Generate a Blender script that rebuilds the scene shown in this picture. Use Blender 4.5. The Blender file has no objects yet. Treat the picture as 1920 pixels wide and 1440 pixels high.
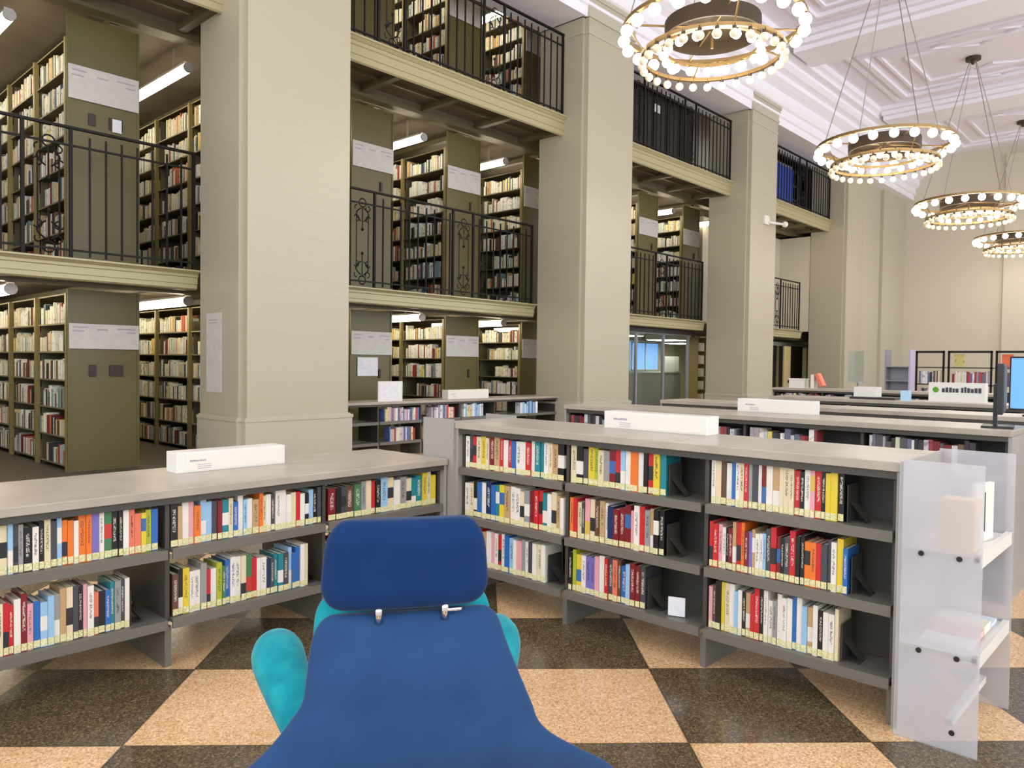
import bpy, math, random
from math import sin, cos, pi, radians, sqrt
random.seed(11)
SC = bpy.context.scene
COL = SC.collection

# ------------------------------------------------------------------ helpers
def lin(c):
    return tuple(((v/255)/12.92 if v/255 <= .04045 else ((v/255+.055)/1.055)**2.4) for v in c)

class MB:
    def __init__(s): s.v = []; s.f = []; s.c = []
    def add(s, vs, fs, col=None):
        n = len(s.v); s.v += vs; s.f += [tuple(i+n for i in f) for f in fs]; s.c += [col]*len(fs); return s
    def box(s, x0, x1, y0, y1, z0, z1, col=None):
        vs = [(x0,y0,z0),(x1,y0,z0),(x1,y1,z0),(x0,y1,z0),(x0,y0,z1),(x1,y0,z1),(x1,y1,z1),(x0,y1,z1)]
        return s.add(vs, [(0,3,2,1),(4,5,6,7),(0,1,5,4),(1,2,6,5),(2,3,7,6),(3,0,4,7)], col)
    def obox(s, c, ax, ay, hx, hy, z0, z1, col=None):
        # box around centre c with horizontal unit axes
        vs = []
        for z in (z0, z1):
            for a, b in ((-1,-1),(1,-1),(1,1),(-1,1)):
                vs.append((c[0]+a*hx*ax[0]+b*hy*ay[0], c[1]+a*hx*ax[1]+b*hy*ay[1], z))
        return s.add(vs, [(0,3,2,1),(4,5,6,7),(0,1,5,4),(1,2,6,5),(2,3,7,6),(3,0,4,7)], col)
    def prism(s, poly, z0, z1):
        n = len(poly)
        vs = [(x,y,z0) for x,y in poly]+[(x,y,z1) for x,y in poly]
        fs = [tuple(range(n))[::-1], tuple(range(n,2*n))]
        fs += [(i,(i+1)%n,n+(i+1)%n,n+i) for i in range(n)]
        return s.add(vs, fs)
    def profx(s, prof, x0, x1):   # profile in (y,z) swept along x
        n = len(prof)
        vs = [(x0,y,z) for y,z in prof]+[(x1,y,z) for y,z in prof]
        fs = [tuple(range(n)), tuple(range(n,2*n))[::-1]]
        fs += [(i,n+i,n+(i+1)%n,(i+1)%n) for i in range(n)]
        return s.add(vs, fs)
    def tube(s, pts, r, n=6, closed=False):
        m = len(pts); rings = []
        for i, p in enumerate(pts):
            a = pts[i-1] if (i > 0 or closed) else p
            b = pts[(i+1) % m] if (i < m-1 or closed) else p
            d = [b[k]-a[k] for k in range(3)]; L = sqrt(sum(q*q for q in d)) or 1; d = [q/L for q in d]
            u = (0,0,1) if abs(d[2]) < .9 else (1,0,0)
            e = [d[1]*u[2]-d[2]*u[1], d[2]*u[0]-d[0]*u[2], d[0]*u[1]-d[1]*u[0]]
            L = sqrt(sum(q*q for q in e)); e = [q/L for q in e]
            g = [d[1]*e[2]-d[2]*e[1], d[2]*e[0]-d[0]*e[2], d[0]*e[1]-d[1]*e[0]]
            rr = r[i] if isinstance(r, (list, tuple)) else r
            rings.append([tuple(p[k]+rr*(cos(2*pi*j/n)*e[k]+sin(2*pi*j/n)*g[k]) for k in range(3)) for j in range(n)])
        vs = [q for rg in rings for q in rg]; fs = []
        for i in range(m if closed else m-1):
            a = i*n; b = ((i+1) % m)*n
            fs += [(a+j, a+(j+1)%n, b+(j+1)%n, b+j) for j in range(n)]
        if not closed: fs += [tuple(range(n))[::-1], tuple(range((m-1)*n, m*n))]
        return s.add(vs, fs)
    def cyl(s, p0, p1, r, n=16): return s.tube([p0, p1], r, n)
    def sphere(s, c, r, n=12, m=8, sz=1):
        vs = [(c[0],c[1],c[2]-r*sz)]; fs = []
        for i in range(1, m):
            t = -pi/2+pi*i/m
            vs += [(c[0]+r*cos(t)*cos(2*pi*j/n), c[1]+r*cos(t)*sin(2*pi*j/n), c[2]+r*sz*sin(t)) for j in range(n)]
        vs.append((c[0],c[1],c[2]+r*sz))
        for j in range(n):
            fs.append((0, 1+(j+1)%n, 1+j))
            for i in range(m-2):
                a = 1+i*n; b = a+n
                fs.append((a+j, a+(j+1)%n, b+(j+1)%n, b+j))
            a = 1+(m-2)*n
            fs.append((a+j, a+(j+1)%n, len(vs)-1))
        return s.add(vs, fs)
    def ring(s, R, r, z, n=48, m=6, hz=None):    # torus, or band of height hz
        if hz is None:
            return s.tube([(R*cos(2*pi*i/n), R*sin(2*pi*i/n), z) for i in range(n)], r, m, True)
        vs = []; fs = []
        for i in range(n):
            a = 2*pi*i/n
            for rr, zz in ((R-r,z-hz),(R+r,z-hz),(R+r,z+hz),(R-r,z+hz)): vs.append((rr*cos(a), rr*sin(a), zz))
        for i in range(n):
            a = i*4; b = ((i+1)%n)*4
            fs += [(a+k, b+k, b+(k+1)%4, a+(k+1)%4) for k in range(4)]
        return s.add(vs, fs)
    def mesh(s, name, mat, smooth=False):
        me = bpy.data.meshes.new(name); me.from_pydata(s.v, [], s.f)
        if mat: me.materials.append(mat)
        if any(c is not None for c in s.c):
            at = me.color_attributes.new('Col', 'FLOAT_COLOR', 'CORNER'); buf = []
            for f, c in zip(s.f, s.c): buf += list((c or (.5,.5,.5))+(1,))*len(f)
            at.data.foreach_set('color', buf)
        if smooth: me.polygons.foreach_set('use_smooth', [True]*len(me.polygons))
        me.update(); return me
    def build(s, name, mat, parent=None, smooth=False, loc=None, bevel=0, sub=0):
        o = bpy.data.objects.new(name, s.mesh(name, mat, smooth)); COL.objects.link(o)
        if parent is not None: o.parent = parent
        if loc is not None: o.location = loc
        if bevel:
            m = o.modifiers.new('b', 'BEVEL'); m.width = bevel; m.segments = 2; m.limit_method = 'ANGLE'
        if sub:
            m = o.modifiers.new('s', 'SUBSURF'); m.levels = sub; m.render_levels = sub
        return o

def link(name, mesh, parent=None, loc=None, rz=0):
    o = bpy.data.objects.new(name, mesh); COL.objects.link(o)
    if parent is not None: o.parent = parent
    if loc is not None: o.location = loc
    if rz: o.rotation_euler[2] = rz
    return o
def thing(name, label, cat, loc=(0,0,0), rz=0, group=None):
    o = bpy.data.objects.new(name, None); COL.objects.link(o); o.empty_display_size = .1
    o.location = loc; o.rotation_euler = (0,0,rz); o['label'] = label; o['category'] = cat
    if group: o['group'] = group
    return o
def tag(o, label, cat, group=None, kind=None):
    o['label'] = label; o['category'] = cat
    if group: o['group'] = group
    if kind: o['kind'] = kind
    return o
def struct(o, label=None, cat=None):
    o['kind'] = 'structure'
    if label: o['label'] = label
    if cat: o['category'] = cat
    return o
def children(o): return [c for c in bpy.data.objects if c.parent == o]
def copy_tree(o, kids):
    c = o.copy(); COL.objects.link(c)
    for k in kids.get(o.name, []):
        d = copy_tree(k, kids); d.parent = c
    return c
ORD = lambda n: '%d%s' % (n, 'th' if 10 <= n % 100 <= 20 else {1:'st',2:'nd',3:'rd'}.get(n % 10, 'th'))

# ------------------------------------------------------------------ materials
def mat(name, rgb, rough=.5, metal=0, spec=.5, emit=None, es=0, bump=None, mott=None, alpha=None, coat=0, sheen=0):
    m = bpy.data.materials.new(name); m.use_nodes = True
    nt = m.node_tree; b = nt.nodes['Principled BSDF']
    b.inputs['Base Color'].default_value = lin(rgb)+(1,)
    b.inputs['Roughness'].default_value = rough; b.inputs['Metallic'].default_value = metal
    b.inputs['Specular IOR Level'].default_value = spec
    if coat: b.inputs['Coat Weight'].default_value = coat; b.inputs['Coat Roughness'].default_value = .1
    if sheen: b.inputs['Sheen Weight'].default_value = sheen; b.inputs['Sheen Roughness'].default_value = .4
    if emit: b.inputs['Emission Color'].default_value = lin(emit)+(1,); b.inputs['Emission Strength'].default_value = es
    if alpha is not None: b.inputs['Alpha'].default_value = alpha
    if mott or bump:
        tc = nt.nodes.new('ShaderNodeNewGeometry')
        n = nt.nodes.new('ShaderNodeTexNoise'); n.inputs['Scale'].default_value = (mott or bump)[0]; n.inputs['Detail'].default_value = 4
        nt.links.new(tc.outputs['Position'], n.inputs['Vector'])
        if mott:
            mx = nt.nodes.new('ShaderNodeMixRGB'); mx.inputs[1].default_value = lin(rgb)+(1,)
            mx.inputs[2].default_value = lin(mott[1])+(1,)
            cr = nt.nodes.new('ShaderNodeMapRange'); cr.inputs[1].default_value = .35; cr.inputs[2].default_value = .7
            nt.links.new(n.outputs['Fac'], cr.inputs[0]); nt.links.new(cr.outputs[0], mx.inputs[0])
            nt.links.new(mx.outputs[0], b.inputs['Base Color'])
        if bump:
            bp = nt.nodes.new('ShaderNodeBump'); bp.inputs['Strength'].default_value = bump[1]; bp.inputs['Distance'].default_value = .01
            nt.links.new(n.outputs['Fac'], bp.inputs['Height']); nt.links.new(bp.outputs[0], b.inputs['Normal'])
    return m

def mortar(m, period=.22, depth=.25, col=None):
    """faint horizontal courses every `period` metres (bump only)"""
    nt = m.node_tree; b = nt.nodes['Principled BSDF']
    g = nt.nodes.new('ShaderNodeNewGeometry'); sx = nt.nodes.new('ShaderNodeSeparateXYZ')
    nt.links.new(g.outputs['Position'], sx.inputs[0])
    d = nt.nodes.new('ShaderNodeMath'); d.operation = 'DIVIDE'; d.inputs[1].default_value = period
    f = nt.nodes.new('ShaderNodeMath'); f.operation = 'FRACT'
    c = nt.nodes.new('ShaderNodeMath'); c.operation = 'GREATER_THAN'; c.inputs[1].default_value = .07
    nt.links.new(sx.outputs[2], d.inputs[0]); nt.links.new(d.outputs[0], f.inputs[0]); nt.links.new(f.outputs[0], c.inputs[0])
    bp = nt.nodes.new('ShaderNodeBump'); bp.inputs['Strength'].default_value = depth; bp.inputs['Distance'].default_value = .01
    nt.links.new(c.outputs[0], bp.inputs['Height']); nt.links.new(bp.outputs[0], b.inputs['Normal'])
    return m

M = {}
M['plaster'] = mortar(mat('painted_stone', (178,171,149), .42), .19, .45)
M['plaster_trim'] = mat('painted_trim', (184,178,159), .35)
M['wall'] = mat('wall_paint', (205,198,180), .6, bump=(3,.1))
M['ceil'] = mat('ceiling_paint', (240,238,248), .6)
M['ceil_orn'] = mat('ceiling_ornament', (238,234,246), .6, bump=(9,1.0))
M['olive'] = mat('olive_enamel', (100,93,52), .38, mott=(1.1,(94,84,44)))
M['olive_d'] = mat('olive_enamel_dark', (96,90,66), .5)
M['olive_post'] = mat('olive_post', (138,124,78), .4)
M['fascia'] = mat('khaki_enamel', (170,162,124), .38)
M['soffit'] = mat('soffit_board', (112,102,86), .8, mott=(2,(100,90,74)))
M['iron'] = mat('dark_iron', (32,29,28), .6, spec=.2)
M['shelf'] = mat('grey_steel', (112,108,100), .4, metal=.1)
M['shelf_d'] = mat('dark_steel', (70,67,62), .45, metal=.1)
M['top'] = mat('laminate_top', (178,168,154), .33, mott=(5,(164,154,140)))
M['endp'] = mat('end_panel_grey', (160,155,148), .4)
M['stackshelf'] = mat('stack_shelf', (138,128,98), .5)
M['white'] = mat('white_acrylic', (226,223,215), .3)
M['paper'] = mat('paper', (204,200,194), .8, mott=(9,(194,190,188)))
M['paper2'] = mat('notice_paper', (232,231,235), .8, mott=(14,(218,218,226)))
M['ink'] = mat('ink', (70,68,74), .8)
M['inkf'] = mat('faint_ink', (168,158,170), .8)
M['black'] = mat('black_plastic', (22,22,24), .4)
M['pages'] = mat('pages', (246,236,212), .9)
M['sticker'] = mat('spine_sticker', (240,234,196), .6, mott=(150,(196,186,90)))
M['stick_dot'] = mat('sticker_dot', (90,150,40), .6)
M['blue'] = mat('blue_velvet', (34,66,108), .85, spec=.2, sheen=.2, bump=(220,.15), mott=(9,(38,71,114)))
M['blue_d'] = mat('blue_velvet_headrest', (14,46,90), .85, spec=.15, sheen=.12, bump=(220,.15), mott=(9,(17,51,97)))
M['teal'] = mat('teal_velvet', (4,132,146), .8, spec=.2, sheen=.2, bump=(160,.2), mott=(16,(26,156,164)))
M['chrome'] = mat('chrome', (225,225,228), .15, metal=1)
M['brass'] = mat('brass', (158,132,88), .35, metal=.7)
M['bronze'] = mat('bronze', (70,58,44), .5, metal=.4)
M['cable'] = mat('steel_cable', (150,140,140), .4, metal=.5)
M['bulb'] = mat('lit_bulb', (255,244,220), .3, emit=(255,240,216), es=6)
M['bulb_dim'] = mat('frosted_bulb', (236,226,200), .25, emit=(255,232,190), es=.12)
M['tube'] = mat('fluorescent_tube', (255,250,235), .3, emit=(255,238,205), es=13)
M['tubecap'] = mat('lamp_end_cap', (170,165,160), .4, metal=.3)
M['backwall'] = mat('stack_back_wall', (150,130,95), .8)
M['stackfloor'] = mat('stack_floor', (92,84,72), .5, mott=(8,(80,72,60)))
M['screen'] = mat('monitor_screen', (110,165,225), .3, emit=(96,160,235), es=.55)
M['daywin'] = mat('daylight_glass', (150,190,235), .2, emit=(120,175,245), es=.9)
M['darkwood'] = mat('dark_panel', (48,38,34), .5)
M['door_y'] = mat('cream_door', (206,186,134), .5)
M['office'] = mat('office_wall', (236,230,186), .7)
M['blueobj'] = mat('blue_plastic', (58,84,178), .5)
M['steel'] = mat('light_steel', (150,150,156), .4, metal=.3)

def acrylic():
    m = bpy.data.materials.new('frosted_acrylic'); m.use_nodes = True; nt = m.node_tree
    b = nt.nodes['Principled BSDF']; out = nt.nodes['Material Output']
    b.inputs['Base Color'].default_value = lin((212,211,216))+(1,); b.inputs['Roughness'].default_value = .3
    t = nt.nodes.new('ShaderNodeBsdfTransparent'); mx = nt.nodes.new('ShaderNodeMixShader'); mx.inputs[0].default_value = .45
    nt.links.new(t.outputs[0], mx.inputs[1]); nt.links.new(b.outputs[0], mx.inputs[2]); nt.links.new(mx.outputs[0], out.inputs[0])
    return m
M['acrylic'] = acrylic()
def glass():
    m = bpy.data.materials.new('clear_glass'); m.use_nodes = True; nt = m.node_tree
    out = nt.nodes['Material Output']; nt.nodes.remove(nt.nodes['Principled BSDF'])
    g = nt.nodes.new('ShaderNodeBsdfGlossy'); g.inputs['Roughness'].default_value = .03; g.inputs['Color'].default_value = (.8,.9,1,1)
    t = nt.nodes.new('ShaderNodeBsdfTransparent'); t.inputs['Color'].default_value = (.86,.93,.95,1)
    lw = nt.nodes.new('ShaderNodeLayerWeight'); lw.inputs['Blend'].default_value = .5
    p = nt.nodes.new('ShaderNodeMath'); p.operation = 'POWER'; p.inputs[1].default_value = 4; nt.links.new(lw.outputs['Facing'], p.inputs[0])
    f = nt.nodes.new('ShaderNodeMath'); f.operation = 'MULTIPLY_ADD'; f.inputs[1].default_value = .5; f.inputs[2].default_value = .05; nt.links.new(p.outputs[0], f.inputs[0])
    mx = nt.nodes.new('ShaderNodeMixShader')
    nt.links.new(f.outputs[0], mx.inputs[0]); nt.links.new(t.outputs[0], mx.inputs[1]); nt.links.new(g.outputs[0], mx.inputs[2]); nt.links.new(mx.outputs[0], out.inputs[0])
    return m
M['glass'] = glass()
def colattr():
    m = bpy.data.materials.new('book_spines'); m.use_nodes = True; nt = m.node_tree
    b = nt.nodes['Principled BSDF']; a = nt.nodes.new('ShaderNodeVertexColor'); a.layer_name = 'Col'
    g = nt.nodes.new('ShaderNodeNewGeometry'); n = nt.nodes.new('ShaderNodeTexNoise'); n.inputs['Scale'].default_value = 18
    nt.links.new(g.outputs['Position'], n.inputs['Vector'])
    r = nt.nodes.new('ShaderNodeMapRange'); r.inputs[1].default_value = .6; r.inputs[2].default_value = .66; r.inputs[3].default_value = 0; r.inputs[4].default_value = .55
    nt.links.new(n.outputs['Fac'], r.inputs[0])
    mx = nt.nodes.new('ShaderNodeMixRGB'); mx.inputs[2].default_value = (.06,.05,.05,1)
    nt.links.new(r.outputs[0], mx.inputs[0]); nt.links.new(a.outputs[0], mx.inputs[1]); nt.links.new(mx.outputs[0], b.inputs['Base Color'])
    b.inputs['Roughness'].default_value = .55
    return m
M['spines'] = colattr()

PAL = dict(w=('white',(232,226,216)), c=('cream',(224,208,172)), k=('black',(26,24,26)), g=('grey',(150,148,146)), d=('charcoal',(70,70,76)),
 r=('red',(196,40,46)), R=('maroon',(122,30,36)), b=('blue',(44,104,176)), B=('navy',(30,48,92)), s=('pale blue',(150,190,220)),
 t=('teal',(34,128,138)), o=('orange',(232,120,44)), y=('yellow',(222,196,56)), G=('green',(70,120,80)), l=('lime',(170,180,50)),
 p=('pink',(224,160,166)), v=('violet',(120,108,180)), n=('brown',(96,68,50)), S=('salmon',(226,120,92)), T=('tan',(190,156,112)))
def book_mat(key, var):
    rgb = PAL[key][1]; m = bpy.data.materials.new('cover_%s_%d' % (PAL[key][0].replace(' ','_'), var)); m.use_nodes = True
    nt = m.node_tree; b = nt.nodes['Principled BSDF']; b.inputs['Roughness'].default_value = .35
    b.inputs['Base Color'].default_value = lin(rgb)+(1,)
    if var == 0: return m
    L = nt.links.new
    tc = nt.nodes.new('ShaderNodeTexCoord'); sp = nt.nodes.new('ShaderNodeSeparateXYZ'); L(tc.outputs['Generated'], sp.inputs[0])
    oi = nt.nodes.new('ShaderNodeObjectInfo')
    def mth(op, a, b_=None):
        n = nt.nodes.new('ShaderNodeMath'); n.operation = op
        for i, v in enumerate((a, b_)):
            if v is None: continue
            if isinstance(v, (int, float)): n.inputs[i].default_value = v
            else: L(v, n.inputs[i])
        return n.outputs[0]
    lum = sum(rgb)/3
    mx = nt.nodes.new('ShaderNodeMixRGB'); mx.inputs[1].default_value = lin(rgb)+(1,)
    if var == 1:      # vertical line of title lettering on the spine
        n = nt.nodes.new('ShaderNodeTexNoise'); n.noise_dimensions = '4D'; n.inputs['Scale'].default_value = 1; n.inputs['Detail'].default_value = 0
        mp = nt.nodes.new('ShaderNodeMapping'); mp.inputs['Scale'].default_value = (7,1,42); L(tc.outputs['Generated'], mp.inputs[0])
        L(mp.outputs[0], n.inputs['Vector']); L(mth('MULTIPLY', oi.outputs['Random'], 60), n.inputs['W'])
        ink = mth('GREATER_THAN', n.outputs['Fac'], .5)
        cx = mth('LESS_THAN', mth('ABSOLUTE', mth('SUBTRACT', sp.outputs[0], .5)), .22)
        cz = mth('LESS_THAN', mth('ABSOLUTE', mth('SUBTRACT', sp.outputs[2], .6)), .26)
        fac = mth('MULTIPLY', mth('MULTIPLY', ink, cx), mth('MULTIPLY', cz, .75))
        alt = (52,48,56) if lum > 120 else (222,212,196)
    else:             # coloured band or block
        zz = mth('ADD', mth('MULTIPLY', oi.outputs['Random'], .5), .2)
        fac = mth('LESS_THAN', mth('ABSOLUTE', mth('SUBTRACT', sp.outputs[2], zz)), .16)
        alt = random.choice([(190,60,50),(60,104,160),(214,180,80),(228,222,212),(46,46,50),(228,222,212)])
    mx.inputs[2].default_value = lin(alt)+(1,)
    L(fac, mx.inputs[0]); L(mx.outputs[0], b.inputs['Base Color'])
    return m
BM = {k: [book_mat(k, i) for i in range(3)] for k in PAL}

# terrazzo floor
S0, P0, Q0 = .7647, 4.5898, -.8598
def terrazzo():
    m = bpy.data.materials.new('terrazzo_checker'); m.use_nodes = True; nt = m.node_tree
    b = nt.nodes['Principled BSDF']; L = nt.links.new
    def math_(op, a, bb=None):
        n = nt.nodes.new('ShaderNodeMath'); n.operation = op
        for i, v in enumerate((a, bb)):
            if v is None: continue
            if isinstance(v, (int, float)): n.inputs[i].default_value = v
            else: L(v, n.inputs[i])
        return n.outputs[0]
    g = nt.nodes.new('ShaderNodeNewGeometry'); sp = nt.nodes.new('ShaderNodeSeparateXYZ'); L(g.outputs['Position'], sp.inputs[0])
    x, y = sp.outputs[0], sp.outputs[1]
    u = math_('DIVIDE', math_('SUBTRACT', math_('MULTIPLY', math_('ADD', x, y), .70711), P0), S0)
    v = math_('DIVIDE', math_('SUBTRACT', math_('MULTIPLY', math_('SUBTRACT', y, x), .70711), Q0), S0)
    odd = math_('GREATER_THAN', math_('FRACT', math_('MULTIPLY', math_('ADD', math_('FLOOR', u), math_('FLOOR', v)), .5)), .25)
    vo = nt.nodes.new('ShaderNodeTexVoronoi'); vo.inputs['Scale'].default_value = 150; L(g.outputs['Position'], vo.inputs['Vector'])
    bw = nt.nodes.new('ShaderNodeSeparateColor'); L(vo.outputs['Color'], bw.inputs[0])
    no = nt.nodes.new('ShaderNodeTexNoise'); no.inputs['Scale'].default_value = 1.3; L(g.outputs['Position'], no.inputs['Vector'])
    def ramp(cols):
        r = nt.nodes.new('ShaderNodeValToRGB'); L(bw.outputs[0], r.inputs[0]); e = r.color_ramp.elements
        r.color_ramp.interpolation = 'LINEAR'
        e[0].position = 0; e[0].color = lin(cols[0])+(1,); e[1].position = 1; e[1].color = lin(cols[-1])+(1,)
        for i, c in enumerate(cols[1:-1]):
            q = e.new((i+1)/(len(cols)-1)); q.color = lin(c)+(1,)
        return r.outputs[0]
    light = ramp([(182,138,92),(216,172,122),(224,182,132),(232,194,146),(246,218,178)])
    dark = ramp([(66,54,38),(88,74,52),(94,80,58),(104,90,66),(140,124,96)])
    mx = nt.nodes.new('ShaderNodeMixRGB'); L(odd, mx.inputs[0]); L(light, mx.inputs[1]); L(dark, mx.inputs[2])
    # brass-dark joint
    def edge(t):
        f = math_('FRACT', t); return math_('MINIMUM', f, math_('SUBTRACT', 1, f))
    e = math_('LESS_THAN', math_('MINIMUM', edge(u), edge(v)), .006)
    m2 = nt.nodes.new('ShaderNodeMixRGB'); L(math_('MULTIPLY', e, .7), m2.inputs[0]); L(mx.outputs[0], m2.inputs[1]); m2.inputs[2].default_value = lin((60,48,34))+(1,)
    L(m2.outputs[0], b.inputs['Base Color'])
    L(math_('ADD', math_('MULTIPLY', no.outputs['Fac'], .1), .13), b.inputs['Roughness'])
    b.inputs['Specular IOR Level'].default_value = .6
    return m
M['terrazzo'] = terrazzo()

# ------------------------------------------------------------------ key dimensions
BAY = 7.198; CX = [4.845+BAY*k for k in range(-1, 5)]; CW = 1.718; CY0, CY1 = 9.3, 10.5
TIERS = [0.0, 2.80, 6.55]
YP = 11.35
CEIL = 10.05

# ------------------------------------------------------------------ shell
f = MB().box(-8, 35, -7, 10.6, -.2, 0).build('floor', M['terrazzo']); struct(f, 'polished terrazzo floor in tan and dark brown diagonal checks', 'floor')
f = MB().box(-8, 35, 10.6, 17.2, -.2, 0).build('floor', M['stackfloor']); struct(f, 'dark brown floor of the book stack aisles', 'floor')
w = MB().box(-8, 35, 17, 17.2, 0, 10.3).build('wall_stacks', M['backwall']); struct(w, 'dim back wall behind the book stacks', 'wall')
w = MB().box(34, 34.2, -7, 17.2, 0, 10.3); w.box(33.86, 34, 5.0, 6.1, 0, 9.7)
w = w.build('wall_end', M['wall']); struct(w, 'tall cream end wall of the reading hall', 'wall')
w = MB().box(28.16, 34, 9.72, 10.6, 0, 9.0); w.box(31.2, 34, 9.6, 9.72, 0, 9.0)
w = w.build('wall_side', M['plaster_trim']); struct(w, 'pale solid wall bay between last pier and end wall', 'wall')
w = MB().box(-8.2, -8, -7, 17.2, 0, .9); w.box(-8.2, -8, -7, 17.2, 9.2, 10.3); w.box(-8.2, -8, 10.5, 17.2, .9, 9.2)
for k in range(5): w.box(-8.2, -8, -7+k*4.3, -6.3+k*4.3, .9, 9.2)
w = w.build('wall_rear', M['wall']); struct(w, 'cream wall at the near end of the hall', 'wall')
# window side: piers, sill and header with open glass between
w = MB().box(-8, 34.2, -7.2, -7, 0, .9); w.box(-8, 34.2, -7.2, -7, 9.2, 10.3)
for k in range(8): w.box(-8+k*5.9, -7.3+k*5.9, -7.2, -7, .9, 9.2)
w = w.build('wall_windows', M['wall']); struct(w, 'cream wall with tall windows opposite the stacks', 'wall')
for k in range(7):
    x0 = -7.3+k*5.9
    t = thing('window_%d' % (k+1), 'tall clear window in the wall opposite the stacks', 'window', (x0, -7.1, .9)); t['kind'] = 'structure'
    fr = MB()
    for q in range(4): fr.box(q*5.2/3-.03 if q else 0, q*5.2/3+.03 if q < 3 else 5.2, -.04, .04, 0, 8.3)
    for q in range(5): fr.box(0, 5.2, -.04, .04, q*8.25/4, q*8.25/4+.05)
    fr.build('window_frame', M['plaster_trim'], t)

# ceiling with coffers
c = MB().box(-8, 34.2, -7.2, 17.2, CEIL, CEIL+.25).build('ceiling', M['ceil_orn']); struct(c, 'white coffered plaster ceiling', 'ceiling')
def beam_profile(mb, x0, x1, y0, y1, z0):
    mb.box(x0, x1, y0, y1, z0, CEIL)
b = MB()
for k in range(-1, 6):
    xc = 5.70+BAY*k-.0
    if xc > 34: continue
    b.box(xc-.62, xc+.62, .95, 8.3, 9.68, CEIL); b.box(xc-.8, xc+.8, .95, 8.3, 9.80, CEIL); b.box(xc-.95, xc+.95, .95, 8.3, 9.92, CEIL)
b.box(-8, 34, .3, 1.4, 9.68, CEIL); b.box(-8, 34, .15, 1.6, 9.85, CEIL)
b = b.build('trim_1', M['ceil']); struct(b, 'broad stepped plaster beams crossing the ceiling', 'ceiling beam')
b = MB()
for k in range(-1, 4):
    x0 = 5.70+BAY*k+.95; x1 = x0+BAY-1.9
    for i, (d, h, wd) in enumerate(((.28,.07,.1),(.55,.1,.14),(.95,.06,.08),(1.5,.07,.08))):
        a0, a1, c0, c1 = x0+d, x1-d, 1.6+d, 8.0-d; z0 = CEIL-h
        b.box(a0, a1, c0, c0+wd, z0, CEIL); b.box(a0, a1, c1-wd, c1, z0, CEIL)
        b.box(a0, a0+wd, c0+wd, c1-wd, z0, CEIL); b.box(a1-wd, a1, c0+wd, c1-wd, z0, CEIL)
    for q in (-1, 1):      # lozenge mouldings
        pts = [((x0+x1)/2+q*1.35+dx*.55, 4.8+dy*1.0, CEIL-.02) for dx, dy in ((1,0),(0,1),(-1,0),(0,-1))]
        b.tube(pts, .04, 4, True)
b = b.build('trim_2', M['ceil']); struct(b, 'nested raised mouldings inside the ceiling coffers', 'ceiling moulding')
# architrave and cornice above the piers
a = MB()
prof = [(10.5,8.42),(9.32,8.42),(9.32,8.62),(9.26,8.64),(9.26,8.86),(9.18,8.9),(9.12,9.0),(9.12,9.2),(8.98,9.26),(8.86,9.34),(8.86,9.46),(8.7,9.52),(8.6,9.62),(8.6,9.7),(8.42,9.74),(8.42,9.84),(8.3,9.9),(8.3,CEIL),(10.5,CEIL)]
a.profx(prof, -8, 34)
a = a.build('trim_3', M['ceil']); struct(a, 'deep white stepped cornice running along the pier tops', 'cornice')

# piers
def column_poly(g=0):
    n = .07
    return [(-g,1.2),(-g,.1-g),(n-g,.1-g),(n-g,-g),(CW-n+g,-g),(CW-n+g,.1-g),(CW+g,.1-g),(CW+g,1.2)]
cs = MB().prism(column_poly(), .8, 8.42).mesh('shaft', M['plaster'])
cb = MB().prism(column_poly(.045), 0, .74); cb.prism(column_poly(.055), .74, .78); cb.prism(column_poly(.025), .78, .80)
cb = cb.mesh('base', M['plaster_trim'])
cc = MB()
for g, z0, z1 in ((.015,8.1,8.14),(.03,8.42,8.5),(.02,8.5,8.7),(.05,8.7,8.78),(.075,8.78,8.9),(.10,8.9,9.02),(.06,9.02,9.2)): cc.prism(column_poly(g), z0, z1)
cc = cc.mesh('capital', M['plaster_trim'])
names = ['pale square pier rising left of the first stack bay', 'thick cream pier behind the white sign box on the two-shelf case', 'cream pier right of the second stack bay',
         'cream pier carrying the small white camera', 'slim far pier beside the solid pale wall', 'half pier standing at the end wall corner']
for k, x in enumerate(CX[:5]):
    t = thing('column', names[k], 'column', (x, CY0, 0), group='square piers along the stacks'); t['kind'] = 'structure'
    link('shaft', cs, t); link('base', cb, t); link('capital', cc, t)

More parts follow.
